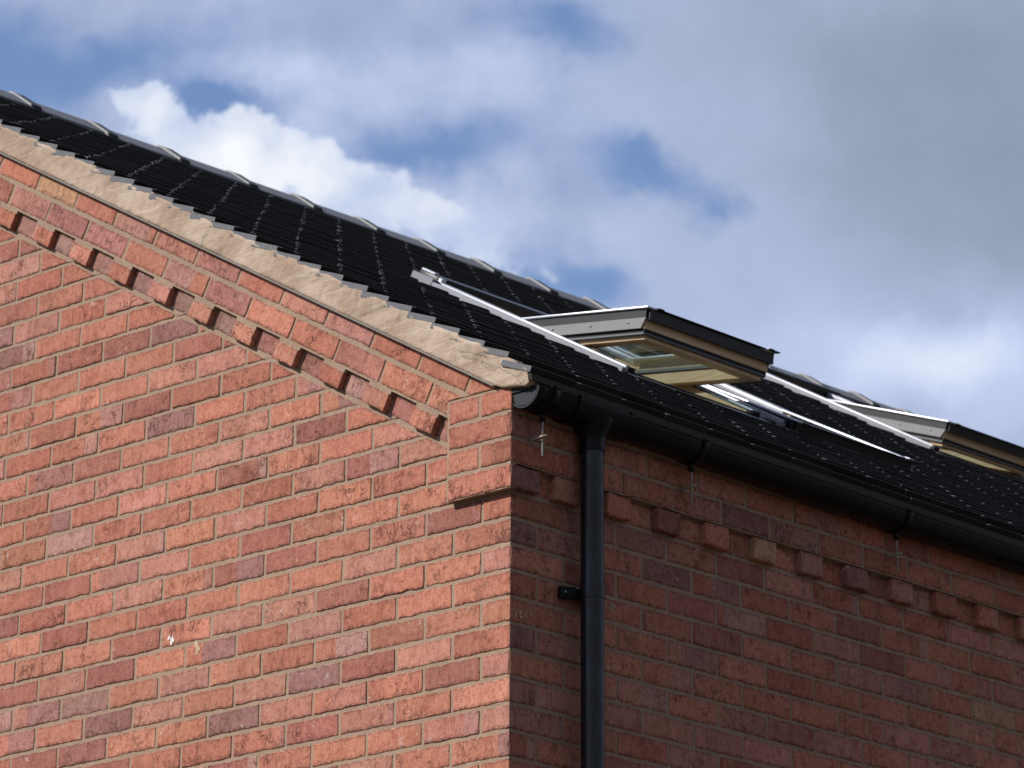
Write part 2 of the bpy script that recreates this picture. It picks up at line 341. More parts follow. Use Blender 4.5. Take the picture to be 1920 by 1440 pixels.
class MB:
    """collects shapes into one mesh"""
    def __init__(s): s.bm = bmesh.new(); s.mats = []
    def mi(s, m):
        if m not in s.mats: s.mats.append(m)
        return s.mats.index(m)
    def hull(s, pts, mat, bevel=0, seg=1):
        """box from 8 points (two quads of 4)"""
        b = bmesh.new(); v = [b.verts.new(p) for p in pts]
        for f in ((0,1,2,3),(7,6,5,4),(0,4,5,1),(1,5,6,2),(2,6,7,3),(3,7,4,0)): b.faces.new([v[i] for i in f])
        bmesh.ops.recalc_face_normals(b, faces=b.faces)
        if bevel: bmesh.ops.bevel(b, geom=list(b.edges), offset=bevel, segments=seg, affect='EDGES', profile=.5)
        s.merge(b, mat)
    def merge(s, b, mat, smooth=False):
        i = s.mi(mat); vm = {v: s.bm.verts.new(v.co) for v in b.verts}
        for f in b.faces:
            try: g = s.bm.faces.new([vm[v] for v in f.verts]); g.material_index = i; g.smooth = smooth
            except ValueError: pass
        b.free()
    def box(s, lo, hi, mat, bevel=0, seg=1, T=None):
        x0, y0, z0 = lo; x1, y1, z1 = hi
        pts = [(x0,y0,z0),(x1,y0,z0),(x1,y1,z0),(x0,y1,z0),(x0,y0,z1),(x1,y0,z1),(x1,y1,z1),(x0,y1,z1)]
        if T: pts = [T(*p) for p in pts]
        s.hull(pts, mat, bevel, seg)
    def lathe(s, prof, mat, origin, axis, ref, a0=0, a1=2*math.pi, n=24, smooth=True):
        """prof: list of (r, h) along axis from origin"""
        axis = Vector(axis).normalized(); ref = Vector(ref).normalized(); oth = axis.cross(ref); i = s.mi(mat)
        full = abs(a1-a0-2*math.pi) < 1e-6; cnt = n if full else n+1; rows = []
        for r, hh in prof:
            rows.append([s.bm.verts.new(Vector(origin)+axis*hh+(ref*math.cos(a0+(a1-a0)*j/n)+oth*math.sin(a0+(a1-a0)*j/n))*r) for j in range(cnt)])
        for a, b in zip(rows, rows[1:]):
            for j in range(n):
                jj = (j+1) % cnt
                f = s.bm.faces.new([a[j], a[jj], b[jj], b[j]]); f.material_index = i; f.smooth = smooth
    def poly(s, pts, mat):
        f = s.bm.faces.new([s.bm.verts.new(p) for p in pts]); f.material_index = s.mi(mat); return f
    def prism(s, pts, vec, mat):
        """polygon extruded along vec"""
        i = s.mi(mat); a = [s.bm.verts.new(p) for p in pts]; b = [s.bm.verts.new(Vector(p)+Vector(vec)) for p in pts]; n = len(a)
        fs = [s.bm.faces.new(a), s.bm.faces.new(b[::-1])] + [s.bm.faces.new([a[j], b[j], b[(j+1) % n], a[(j+1) % n]]) for j in range(n)]
        for f in fs: f.material_index = i
        bmesh.ops.recalc_face_normals(s.bm, faces=fs)
    def build(s, name, parent=None, auto=None):
        me = bpy.data.meshes.new(name)
        if auto is not None:
            s.bm.normal_update()
            for f in s.bm.faces: f.smooth = True
            for e in s.bm.edges:
                if len(e.link_faces) == 2 and e.calc_face_angle(0) > auto: e.smooth = False
        s.bm.to_mesh(me); s.bm.free()
        for m in s.mats: me.materials.append(m)
        return put(name, me, parent)

# ------------------------------------------------------------------ measured layout
GZ = -4.72                      # ground
H, M = .075, .225               # course height, brick module (z = 0 at a bed joint on the corner)
EX, EY, EYB = .025, .021, .027             # how far the eaves work stands out from eaves wall and gable
TH = math.radians(28.8); CT, ST = math.cos(TH), math.sin(TH)
OX, OZ = -.228, .244            # foot of the raked courses
RT = math.radians(28.9); RC, RS = math.cos(RT), math.sin(RT); TT = math.tan(RT)
Z0 = .468                       # tile bed: z = Z0 - TT*x
RIDGE_X = -3.85
YEND = 12.6
def sag(y): return .058*(1-math.exp(-max(y, -.05)/3.2))         # the eaves and ridge lines dip slightly away from the gable
def roofp(b, c, y): return Vector((-b*RC + c*RS, y, Z0 + b*RS + c*RC - sag(y)))

house = bpy.data.objects.new('brick_house', None); COL.objects.link(house)
house.location = (RIDGE_X, 6, GZ); house.empty_display_size = .5
ORIG[house.name] = Vector(house.location)
tag(house, 'red brick house end with black tiled roof, black gutter and opened roof windows', 'house')
# parent inverses: children carry world coordinates, so undo the house offset only
def part(o, parent):
    o.parent = parent
    o.matrix_parent_inverse = Matrix.Translation(-Vector(house.location)) if parent is house else Matrix.Identity(4)
    return o

# ------------------------------------------------------------------ value noise in numpy
def vnoise(x, y, seed=0):
    xi = np.floor(x).astype(np.int64); yi = np.floor(y).astype(np.int64); fx = x-xi; fy = y-yi
    fx = fx*fx*(3-2*fx); fy = fy*fy*(3-2*fy)
    def hsh(a, b):
        v = np.sin(a*127.1+b*311.7+seed*74.7)*43758.5453; return v-np.floor(v)
    return ((hsh(xi, yi)*(1-fx)+hsh(xi+1, yi)*fx)*(1-fy)+(hsh(xi, yi+1)*(1-fx)+hsh(xi+1, yi+1)*fx)*fy)*2-1

PAL = [((.455, .193, .130), 32), ((.410, .165, .112), 20), ((.475, .208, .138), 9), ((.445, .210, .158), 22), ((.345, .142, .108), 8), ((.285, .150, .128), 5), ((.49, .29, .18), .8)]
MAUVE = [(.38, .20, .172), (.31, .165, .150), (.42, .25, .215)]
def pick():
    t = random.uniform(0, sum(w for _, w in PAL))
    for c, w in PAL:
        t -= w
        if t <= 0: return c
    return PAL[0][0]

class Bricks:
    def __init__(s): s.V = []; s.Q = []; s.bq = []; s.bl = []; s.bc = []; s.bd = []; s.bm = []; s.n = 0
    def add(s, O, U, V, Nn, u0, u1, v0, v1, depth=.016, left=None, right=None, top=None, corner=None, flip=False, dull=None):
        O, U, V, Nn = [np.array(a, float) for a in (O, U, V, Nn)]
        w = u1-u0; hgt = v1-v0
        if w < .012: return
        e = [0, .0009, .0022, .0045]
        nu = max(2, int(w/.0075)); nv = max(2, int(hgt/.0075))
        us = np.array(e[:-1] + list(np.linspace(.0045, w-.0045, nu)) + [w-x for x in e[:-1]][::-1])/w
        vs = np.array(e[:-1] + list(np.linspace(.0045, hgt-.0045, nv)) + [hgt-x for x in e[:-1]][::-1])/hgt
        us = np.concatenate([[us[0]], us, [us[-1]]]); vs = np.concatenate([[vs[0]], vs, [vs[-1]]])
        A, B = np.meshgrid(us, vs, indexing='ij')
        sd = random.random()*500
        v = v0 + B*hgt
        if top is not None:
            utmp = u0 + A*w; tp = np.minimum(top(utmp), v1); tp = np.maximum(tp, v0+.0005); v = v0 + B*(tp-v0)
        ul = np.full_like(v, u0) if left is None else np.maximum(left(v), u0)
        ur = np.full_like(v, u1) if right is None else np.minimum(right(v), u1)
        ur = np.maximum(ur, ul+.0005)
        u = ul + A*(ur-ul)
        # ragged outline
        wob = .0011
        du0 = vnoise(v*70+sd, v*0+sd, 1)*wob*(0 if corner == 'L' else 1); du1 = vnoise(v*70+sd+9, v*0+sd, 2)*wob*(0 if corner == 'R' else 1)
        dv0 = vnoise(u*60+sd, u*0+sd, 3)*.0017 + np.minimum(0, vnoise(u*25+sd, u*0+sd+4, 8))*-.0012; dv1 = vnoise(u*60+sd+5, u*0+sd, 4)*.0015
        uu = u + du0*(1-A) + du1*A; vv = v + dv0*(1-B) + dv1*B
        dL = (u-ul); dR = (ur-u); dB = (v-v0); dT = ((tp if top is not None else v1)-v)
        Rr = .0042*(.8+.5*vnoise(u*30+sd, v*30, 5))
        def drop(d): t = np.clip(1-d/Rr, 0, 1); return Rr*(1-np.sqrt(np.maximum(0, 1-t*t*.96)))
        dd = np.minimum(dB, dT)
        if corner != 'L': dd = np.minimum(dd, dL)
        if corner != 'R': dd = np.minimum(dd, dR)
        hh = -drop(dd)
        fade = np.clip(np.minimum(np.minimum(dL, dR), dd)/.006, 0, 1)
        tilt = RNG.normal(0, .0007)*(0 if corner else 1)
        hh = hh + fade*(vnoise(u*18+sd, v*18+sd, 6)*.0009 + vnoise(u*90+sd, v*90, 7)*.00035) + tilt
        if corner:
            d = dL if corner == 'L' else dR; cw = .0030*np.clip(vnoise(v*48+O[2]*9, v*0, 77), -.3, 1) + .0012; t = np.clip(1-d/.006, 0, 1)**1.5*cw; hh = hh - t; uu = uu + (t if corner == 'L' else -t)
        # skirt
        hh[0, :] = -depth; hh[-1, :] = -depth; hh[:, 0] = -depth; hh[:, -1] = -depth
        if corner == 'L': hh[0, 1:-1] = hh[1, 1:-1]
        if corner == 'R': hh[-1, 1:-1] = hh[-2, 1:-1]
        P = O + uu[..., None]*U + vv[..., None]*V + hh[..., None]*Nn
        n0, n1 = A.shape; idx = np.arange(n0*n1).reshape(n0, n1) + s.n
        q = np.stack([idx[:-1, :-1], idx[1:, :-1], idx[1:, 1:], idx[:-1, 1:]], -1).reshape(-1, 4)
        if flip: q = q[:, ::-1]
        s.V.append(P.reshape(-1, 3)); s.Q.append(q); cnt = n0*n1; s.n += cnt
        skirt = np.zeros_like(u); skirt[0, :] = skirt[-1, :] = skirt[:, 0] = skirt[:, -1] = 1
        s.bq.append(np.stack([u-u0+sd*.37, v-v0+skirt*.02, np.full_like(u, sd)], -1).reshape(-1, 3))
        s.bl.append(np.stack([u-u0, v-v0, (dT)], -1).reshape(-1, 3))
        c = dull or pick(); j = random.uniform(.90, 1.10)
        c = tuple(min(.8, x*j*random.uniform(.97, 1.03)) for x in c)
        d = random.choice(MAUVE + [tuple(min(.8, x*1.18) for x in c), tuple(x*.80 for x in c)])
        s.bc.append(np.tile(np.array(c+(1,)), (cnt, 1))); s.bd.append(np.tile(np.array(tuple(d)+(1,)), (cnt, 1)))
        sp = random.uniform(-.02, w+.02) if random.random() < .38 else 9
        s.bm.append(np.tile(np.array((sp, random.uniform(.35, .95), random.choice([0, .35, .7, 1, 1]))), (cnt, 1)))
    def mesh(s, name, extra=None):
        cat = np.concatenate
        V = cat(s.V); Q = cat(s.Q); mi = np.zeros(len(Q)); n = len(V)
        at = {'bq': ('FLOAT_VECTOR', cat(s.bq)), 'bl': ('FLOAT_VECTOR', cat(s.bl)), 'bc': ('FLOAT_COLOR', cat(s.bc)), 'bd': ('FLOAT_COLOR', cat(s.bd)), 'bm': ('FLOAT_VECTOR', cat(s.bm))}
        return mesh_np(name, V, Q, [M_BRICK, M_MORTAR], mi, True, at)

XU, YU, ZU = (1, 0, 0), (0, 1, 0), (0, 0, 1)
J = .0053
def jit(a=.0012): return random.uniform(-a, a)
def rake_z(x, t=0): return OZ + t/CT - math.tan(TH)*(x-OX)   # height of a raked line t above the foot
ROW_LO = 18
def row_perp(r, kk): return kk if r % 2 else kk+.5

# --- gable
B = Bricks()
for r in range(-26, ROW_LO):
    z0, z1 = -r*H, -(r-1)*H
    edges = [0.0] + ([kk*M for kk in range(1, 19)] if r % 2 else [(kk+.5)*M for kk in range(0, 18)])
    block = -4 <= r <= -1
    for a, b in zip(edges, edges[1:]):
        xr, xl = -a, -b
        if r <= -1 and b < M+.001: continue
        if r < -4 and b < M+.01: continue
        if r <= -1 and a < M-.001: xr = -M
        if rake_z(xl) < z0+.01: continue
        B.add((0, 0, 0), XU, ZU, (0, -1, 0), xl+J+jit(), xr-(J if a > 0 or r <= -1 else 0)+jit() * (a > 0), z0+J+jit(.0008), z1-J+jit(.0008),
              top=(lambda u: rake_z(u) - .0105) if rake_z(xr) < z1+.02 else None, corner='R' if a == 0 and r > -1 else None)
    if block:
        parts = [(-M, EX)] if r % 2 else [(-M, -M/2+EX/2), (-M/2+EX/2, EX)]
        for a, b in parts:
            last = b == EX
            B.add((0, -EYB, 0), XU, ZU, (0, -1, 0), a+(J if a > -M else .001), b-(0 if last else J), z0+J, z1-J, depth=.03, corner='R' if last else None)
# raked courses
OR = (OX, 0, OZ); RU = (-CT, 0, ST); RVv = (ST, 0, CT)
smin_v = lambda t: (OX+.2335+t*ST)/CT
smin_h = lambda t: (.1375-t*CT)/ST
smin = lambda t: np.minimum(smin_v(t), np.maximum(smin_h(t), -1))
SMAX = 4.3
dark_heads = [(.29, .175, .145), (.31, .175, .155), (.33, .175, .145), (.36, .165, .13)]
def rake_course(first, pitch, t0, t1, e):
    prev = -.3; kk = 0
    while prev < SMAX:
        nx = first + pitch*kk; kk += 1
        B.add((OX, -e, OZ), RU, RVv, (0, -1, 0), prev+J+jit(), nx-J+jit(), t0+jit(.0006), t1+jit(.0006), depth=.028, left=(lambda v: smin(v)) if prev < .1 else None, flip=True,
              dull=random.choice([None, None, None, (.37, .175, .145)]))
        prev = nx
rake_course(.154, .2252, .0785, .1460, EY)
rake_course(.016, .2276, .1600, .2250, EY)
B.add((OX, 0, OZ), RU, RVv, (0, -1, 0), -.1, .084, .007, .063, depth=.02, left=lambda v: smin_v(v), flip=True, dull=(.35, .175, .145))
for kk in range(19):
    s0 = .091 + .2253*kk + jit(.002)
    B.add((OX, -EY, OZ), RU, RVv, (0, -1, 0), s0, s0+.103, .0065, .0605, depth=.034, flip=True, dull=random.choice([None, None, (.48, .225, .155), (.38, .18, .145)]))
    B.add((OX, 0, OZ), RU, RVv, (0, -1, 0), s0+.106, s0+.2195, .0065, .0635, depth=.016, flip=True, dull=random.choice(dark_heads))
gable = put('gable_wall', B.mesh('gable_wall')); part(gable, house)
# --- eaves wall
B = Bricks()
for r in range(-4, ROW_LO):
    z0, z1 = -r*H, -(r-1)*H
    edges = [0.0] + ([(kk+.5)*M for kk in range(0, 22)] if r % 2 else [kk*M for kk in range(1, 22)])
    up = r <= -2
    if r == -1: continue
    for a, b in zip(edges, edges[1:]):
        st = -EYB if (a == 0 and up) else a
        B.add((EX if up else 0, 0, 0), YU, ZU, (1, 0, 0), st+(J if a > 0 else 0)+jit()*(a > 0), b-J+jit(), z0+J+jit(.0008), z1-J+jit(.0008), depth=.034 if r == -2 else .016, corner='L' if a == 0 else None)
z0, z1 = H, 2*H
B.add((EX, 0, 0), YU, ZU, (1, 0, 0), -EYB, .1, z0+J, z1-J, depth=.034, corner='L')
for kk in range(22):
    y0 = .1625 + .2222*kk + jit(.002)
    B.add((EX, 0, 0), YU, ZU, (1, 0, 0), y0, y0+.1035, z0+J, z1-.002, depth=.034)
    B.add((0, 0, 0), YU, ZU, (1, 0, 0), y0+.106, y0+.218, z0+J, z1-.002, depth=.016)
B.add((0, 0, 0), YU, ZU, (1, 0, 0), .102, .16, z0+J, z1-.002)
eaves = put('eaves_wall', B.mesh('eaves_wall')); part(eaves, house)

# mortar beds behind the bricks
def bed(name, build):
    m = MB(); build(m); o = m.build(name); return part(o, house)
xg = RIDGE_X-.1; zb = -(ROW_LO-1)*H
D4 = .0028
def gm(m):
    m.prism([(xg, D4, zb), (-D4-.0006, D4, zb), (-D4-.0006, D4, rake_z(OX)), (OX, D4, rake_z(OX)), (xg, D4, rake_z(xg))], (0, .03, 0), M_MORTAR)
    m.prism([(-M-.0062, -EYB+D4, H+.003), (EX-D4-.0006, -EYB+D4, H+.003), (EX-D4-.0006, -EYB+D4, .376), (-M-.0062, -EYB+D4, .376)], (0, .022, 0), M_MORTAR)
    def rq(s, t): return (OX - s*CT + t*ST, D4+.0004, OZ + s*ST + t*CT)
    m.prism([rq(smin_v(0)+.002, -.004), rq(SMAX, -.004), rq(SMAX, .082), rq(smin_v(.082)+.002, .082)], (0, .012, 0), M_MORTAR)
    def rp(s, t): return (OX - s*CT + t*ST, -EY+D4, OZ + s*ST + t*CT)
    for kk in range(19):
        s0 = .091 + .2253*kk
        m.prism([rp(s0, .0595), rp(s0+.104, .0595), rp(s0+.104, .0715), rp(s0, .0715)], (0, .02, 0), M_MORTAR)
    m.prism([rp(smin_v(.0715), .0715), rp(SMAX, .0715), rp(SMAX, .232), rp(-.13, .232), rp(smin_h(.2), .2), rp(smin_h(.117), .117)], (0, .02, 0), M_MORTAR)
def em(m):
    m.prism([(-D4, D4+.0002, zb), (-D4, 4.8, zb), (-D4, 4.8, .30), (-D4, D4+.0002, .30)], (-.03, 0, 0), M_MORTAR)
    m.prism([(EX-D4, -EYB+D4+.0002, 2*H+.002), (EX-D4, 4.8, 2*H+.002), (EX-D4, 4.8, .3755), (EX-D4, -EYB+D4+.0002, .3755)], (-.022, 0, 0), M_MORTAR)
part(bed('mortar_joints', gm), house); part(bed('mortar_joints', em), house)
# the rest of the house body
m = MB(); zt = .33; XB = 2*RIDGE_X
def slopez(x): return .30 - TT*x if x > RIDGE_X else .30 - TT*(2*RIDGE_X-x)
m.prism([(XB, .045, GZ), (-.045, .045, GZ), (-.045, .045, .30), (RIDGE_X, .045, slopez(RIDGE_X)), (XB, .045, .30)], (0, .2, 0), M_FAR)
part(m.build('wall'), house); m = MB()
m.prism([(XB, 12.3, GZ), (-.045, 12.3, GZ), (-.045, 12.3, .30), (RIDGE_X, 12.3, slopez(RIDGE_X)), (XB, 12.3, .30)], (0, .2, 0), M_FAR)
part(m.build('wall'), house)
mp.inputs['Rotation'].default_value = (math.pi/2, 0, 0)
m = MB(); m.box((-.25, .25, GZ), (-.045, 12.3, .30), M_FAR); part(m.build('wall'), house)
m = MB(); m.box((XB, .25, GZ), (XB+.2, 12.3, .30), M_FAR); part(m.build('wall'), house)
m = MB(); m.box((XB+.2, .25, -.2), (-.25, 12.3, -.1), M_PLASTER)
part(m.build('ceiling_floor'), house)

# ------------------------------------------------------------------ roof windows: positions first, because tiles leave room for them
WW = .675
#        y0,  b of lower edge, length, opening angle
WIN = [(1.44, .962, 1.110, 20.8), (2.25, .962, 1.110, 1.6), (4.93, 2.567, 1.29, 9.8)]
def in_window(b, y, mb=.0, my=.0):
    for y0, b0, Lw, ang in WIN:
        if b0-mb < b < b0+Lw+mb and y0-my < y < y0+WW+my: return True
    return False

# ------------------------------------------------------------------ roof tiles
TW = .1945; G = .112
BR = -RIDGE_X/RC  # slope length from x=0 to ridge
V = []; Q = []; MI = []; TV = []; SMO = []; nv = 0
kmax = int((BR+.142)/G)
for kk in range(kmax):
    b = -.142 + G*kk
    off = -((kk*.0995) % TW)
    j = 0
    while True:
        ya = -.05 + j*TW + off; yb = ya + TW - .0022; j += 1
        if ya > YEND: break
        if yb < -.03: continue
        ya = max(ya, -.05)
        if in_window(b+.03, (ya+yb)/2, -.02, .0): continue
        jb = RNG.normal(0, .0012); jc = RNG.normal(0, .0007); roll = RNG.normal(0, .0004)
        base_c = (-.012 if kk == 0 else 0) + jc
        w = yb-ya
        if ya == -.05: jb = RNG.normal(0, .004); jc *= 2
        gw = random.uniform(.007, .020); ts = np.array([0, gw/w, .5, 1-.011/w, 1]); cc = np.array([-.0013, -.0002, .0003, -.0001, -.0009])
        if random.random() < .25: cc = cc*np.array([2.0, .6, 1, 1, 1])
        prof = [(0, 0), (0, .0152), (.0012, .0172), (.0045, .018), (.122, -.0005), (.122, -.0185)]
        pts = []
        for t, cq in zip(ts, cc):
            for pi, (pb, pc) in enumerate(prof):
                f = 1 if pi in (1, 2, 3) else .4
                pts.append(roofp(b+jb+pb, base_c+pc+cq*f*(1 if pc > 0 or pi == 4 else .3)+roll*(t-.5)*2*(1 if pi < 4 else 0), ya+t*w))
        V += pts; nP = len(prof); glint = random.random() < .6
        for c in range(4):
            for r_ in range(nP-1):
                a = nv+c*nP+r_; Q.append((a, a+nP, a+nP+1, a+1)); MI.append(1 if c == 0 and r_ in (1, 2) and glint else 0)  # paler left-corner strips paint in the sun glint on tile edges
        for c, fl in ((0, False), (4, True)):
            a = nv+c*nP
            f1 = (a, a+1, a+2, a+5); f2 = (a+2, a+3, a+4, a+5)
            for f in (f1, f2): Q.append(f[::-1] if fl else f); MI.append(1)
        TV += [random.random()]*len(pts); nv += len(pts)
me = mesh_np('roof', np.array([tuple(v) for v in V]), np.array(Q), [M_TILE, M_TCUT_GLINT], np.array(MI), False, {'tv': ('FLOAT', np.array(TV))})
roof = put('roof', me); part(roof, house)
def sub(o, parent): o.parent = parent; return o
# deck below the tiles, with holes for windows, and the far slope
m = MB()
ys = sorted({-.02, YEND} | {w[0]+.03 for w in WIN} | {w[0]+WW-.03 for w in WIN})
ys = sorted(set(ys) | {.8, 4.0, 7.5})
for ya, yb in zip(ys, ys[1:]):
    ym = (ya+yb)/2; hit = [w for w in WIN if w[0]+.02 < ym < w[0]+WW-.02]
    segs = [(-.10, BR)] if not hit else [(-.10, hit[0][1]+.05), (hit[0][1]+hit[0][2]-.08, BR)]
    for ba, bb in segs:
        pts = [roofp(ba, -.022, ya), roofp(bb, -.022, ya), roofp(bb, -.022, yb), roofp(ba, -.022, yb)]
        pts2 = [p - Vector((0, 0, .05)) for p in pts]
        m.hull(pts2+pts, M_STRIP)
def far(b, c, y): p = roofp(b, c, y); return Vector((2*RIDGE_X-p.x, p.y, p.z))
m.hull([far(-.15, -.05, -.05), far(BR, -.05, -.05), far(BR, -.05, YEND), far(-.15, -.05, YEND), far(-.15, .012, -.05), far(BR, .012, -.05), far(BR, .012, YEND), far(-.15, .012, YEND)], M_TILE)
sub(m.build('roof_deck'), roof)

# ridge tiles
apz = Z0 - TT*RIDGE_X + .037
def ridge_prof(lift, n=6):
    out = []
    for i in range(-n, n+1):
        dx = i/n*.135; z = apz + lift - (math.sqrt(dx*dx + .010**2)-.010)*.70
        out.append((RIDGE_X+dx, z))
    return out
def ridge_tile():
    m = MB(); Lr = .372
    def shell(y0, y1, lift, th, mat, endmat):
        top = ridge_prof(lift); bot = ridge_prof(lift-th); n = len(top)
        a = [m.bm.verts.new((x, y0, z)) for x, z in top]; b = [m.bm.verts.new((x, y1, z)) for x, z in top]
        c = [m.bm.verts.new((x, y0, z)) for x, z in bot]; d = [m.bm.verts.new((x, y1, z)) for x, z in bot]
        for i in range(n-1):
            for f, mt in (((a[i], a[i+1], b[i+1], b[i]), mat), ((c[i], a[i], a[i+1], c[i+1]), endmat), ((d[i], d[i+1], b[i+1], b[i]), mat)):
                ff = m.bm.faces.new(f); ff.material_index = m.mi(mt)
        for i in (0, n-1):
            ff = m.bm.faces.new((a[i], b[i], d[i], c[i])); ff.material_index = m.mi(mat)
    shell(.055, Lr+.01, 0, .016, M_RIDGE, M_RIDGE)
    shell(.0, .012, .013, .009, M_RIDGE, M_REND)
    shell(.003, .014, .0045, .010, M_RIDGE, M_REND)
    shell(.014, .0552, .012, .025, M_RSEAL, M_RSEAL)
    return m.build('ridge_tile')
RY = [1.474, 1.882, 2.276, 2.665, 3.04, 3.418, 3.786, 4.146, 4.51]
RY = [CAM.y + (y-CAM.y)*.9748 for y in RY]
while RY[-1] < YEND: RY.append(RY[-1]+.372)
while RY[0] > .3: RY.insert(0, RY[0]-.385)
r0 = ridge_tile(); sub(r0, roof)
for i, y in enumerate(RY):
    o = r0 if i == 0 else r0.copy()
    if i: COL.objects.link(o); o.parent = roof
    o.location = (0, y, -sag(y) + random.uniform(-.0015, .0015))

# undercloak, mortar verge, eaves strip
m = MB(); XV = RIDGE_X+.1
def ucl(x): return .361 - .554*x
m.prism([(-.032, -.044, ucl(-.032)), (XV, -.044, ucl(XV)), (XV, -.044, ucl(XV)+.005), (-.032, -.044, ucl(-.032)+.005)], (0, .046, 0), M_UNDER)
sub(m.build('undercloak_strip'), roof)
# mortar face as a lumpy grid between undercloak and tile undersides
nx = 1300; xs = np.linspace(.106, XV, nx); nt_ = 14
lo = np.where(xs > -.03, .3555+(-.03-xs)*-0 + np.clip((.02-xs)/.05, 0, 1)*.0225, ucl(xs)+.0052)
lo = np.where(xs > -.03, np.interp(xs, [-.03, .0, .09, .106], [ucl(-.03)+.0052, .371, .357, .362]), lo)
ph = ((-xs/RC) + .142)/G; fr_ = ph - np.floor(ph)
fr_ = np.mod(fr_ + vnoise(np.floor(ph)*1.0, ph*0, 31)*.04, 1)
hi = Z0 - TT*xs - .0080*fr_ + .0045 + vnoise(xs*45, xs*0, 21)*.0028 + vnoise(xs*12, xs*0, 22)*.0035
hi = np.where(xs > .045, Z0 - TT*xs - .006, hi)
tt = np.linspace(0, 1, nt_)
X = np.repeat(xs[:, None], nt_, 1); Zm = lo[:, None]*(1-tt) + hi[:, None]*tt
Ym = -.0415 - .0105*tt[None, :]**1.5 + vnoise(X*9, Zm*14, 23)*.0022 + vnoise(X*38, Zm*45, 24)*.0011 - .0015*np.sign(vnoise(X*6, Zm*30, 25))*(vnoise(X*4, Zm*4, 26) > .1)
Ym[:, 0] = -.039; Ym[:, -1] = -.0495
Vm = np.stack([X, Ym, Zm], -1).reshape(-1, 3); id_ = np.arange(nx*nt_).reshape(nx, nt_)
Qm = np.stack([id_[:-1, :-1], id_[:-1, 1:], id_[1:, 1:], id_[1:, :-1]], -1).reshape(-1, 4)
Vb = Vm.copy().reshape(nx, nt_, 3)
# backing edges: bottom, right end
bot = np.stack([xs, np.full(nx, -.0), lo], -1); topb = np.stack([xs, np.full(nx, 0.), hi], -1)
base = len(Vm); Vm = np.concatenate([Vm, bot, topb]); ib = base+np.arange(nx); it = base+nx+np.arange(nx)
Qm = np.concatenate([Qm, np.stack([ib[:-1], id_[:-1, 0], id_[1:, 0], ib[1:]], -1), np.stack([id_[:-1, -1], it[:-1], it[1:], id_[1:, -1]], -1)])
endq = [(ib[0], it[0], id_[0, -1], id_[0, 0])]
for i in range(1): Qm = np.concatenate([Qm, np.array(endq)])
vm_ = sub(put('verge_mortar', mesh_np('verge_mortar', Vm, Qm, [M_VMORTAR], None, True)), roof)
# shrinkage cracks, modelled as fine dark slots lying on the mortar face
def gp(u, v, y=-.0508):
    d = Fv*F_PX + Rv*(u-955) - Uv*(v+572); t = (y-CAM.y)/d.y; return CAM + d*t
def crack(pts, w=.0006):
    m = MB()
    P0 = [gp(860+a/10.667, 620+b/10.667) for a, b in pts]; P = [P0[0]]
    for p, q_ in zip(P0, P0[1:]):
        for f_ in (.25, .5, .75, 1): P.append(p.lerp(q_, f_) + Vector((random.uniform(-1, 1), 0, random.uniform(-1, 1)))*.0004)
    for p, q_ in zip(P, P[1:]):
        d = (q_-p).normalized(); n_ = d.cross(Vector((0, 1, 0)))*w*random.uniform(.2, 1.3)
        m.poly([p-n_, q_-n_, q_+n_, p+n_], M_RUB)
    sub(m.build('mortar_crack'), roof)
crack([(0, 405), (200, 425), (420, 490), (560, 525)]); crack([(30, 420), (35, 480), (60, 510), (120, 525), (190, 540), (330, 570), (460, 610), (560, 660), (720, 705), (860, 760), (960, 815), (1080, 880), (1230, 915)])
crack([(465, 610), (470, 680), (520, 715), (640, 750), (760, 795)]); crack([(1180, 985), (1130, 1050), (1100, 1095)]); crack([(1150, 975), (1210, 1010), (1240, 1050), (1215, 1080)])
crack([(-300, 130), (-120, 170), (-20, 215), (60, 240), (75, 195)], .0008)
EZ = -.012
m = MB()
for ya, yb in zip((-.045, .3, .8, 1.6, 2.8, 4.5, 7.0), (.3, .8, 1.6, 2.8, 4.5, 7.0, YEND)):
    sa, sb = sag(ya), sag(yb)
    m.hull([(.114, ya, .387-sa), (.119, ya, .387-sa), (.123, ya, .367-sa), (.118, ya, .367-sa), (.114, yb, .387-sb), (.119, yb, .387-sb), (.123, yb, .367-sb), (.118, yb, .367-sb)], M_STRIP)
    m.hull([(.024, ya+.02, .350-sa), (.110, ya+.02, .350-sa), (.110, yb+.02, .350-sb), (.024, yb+.02, .350-sb), (.024, ya+.02, .40-sa), (.05, ya+.02, .40-sa), (.05, yb+.02, .40-sb), (.024, yb+.02, .40-sb)], M_RUB)
sub(m.build('eaves_strip'), roof)

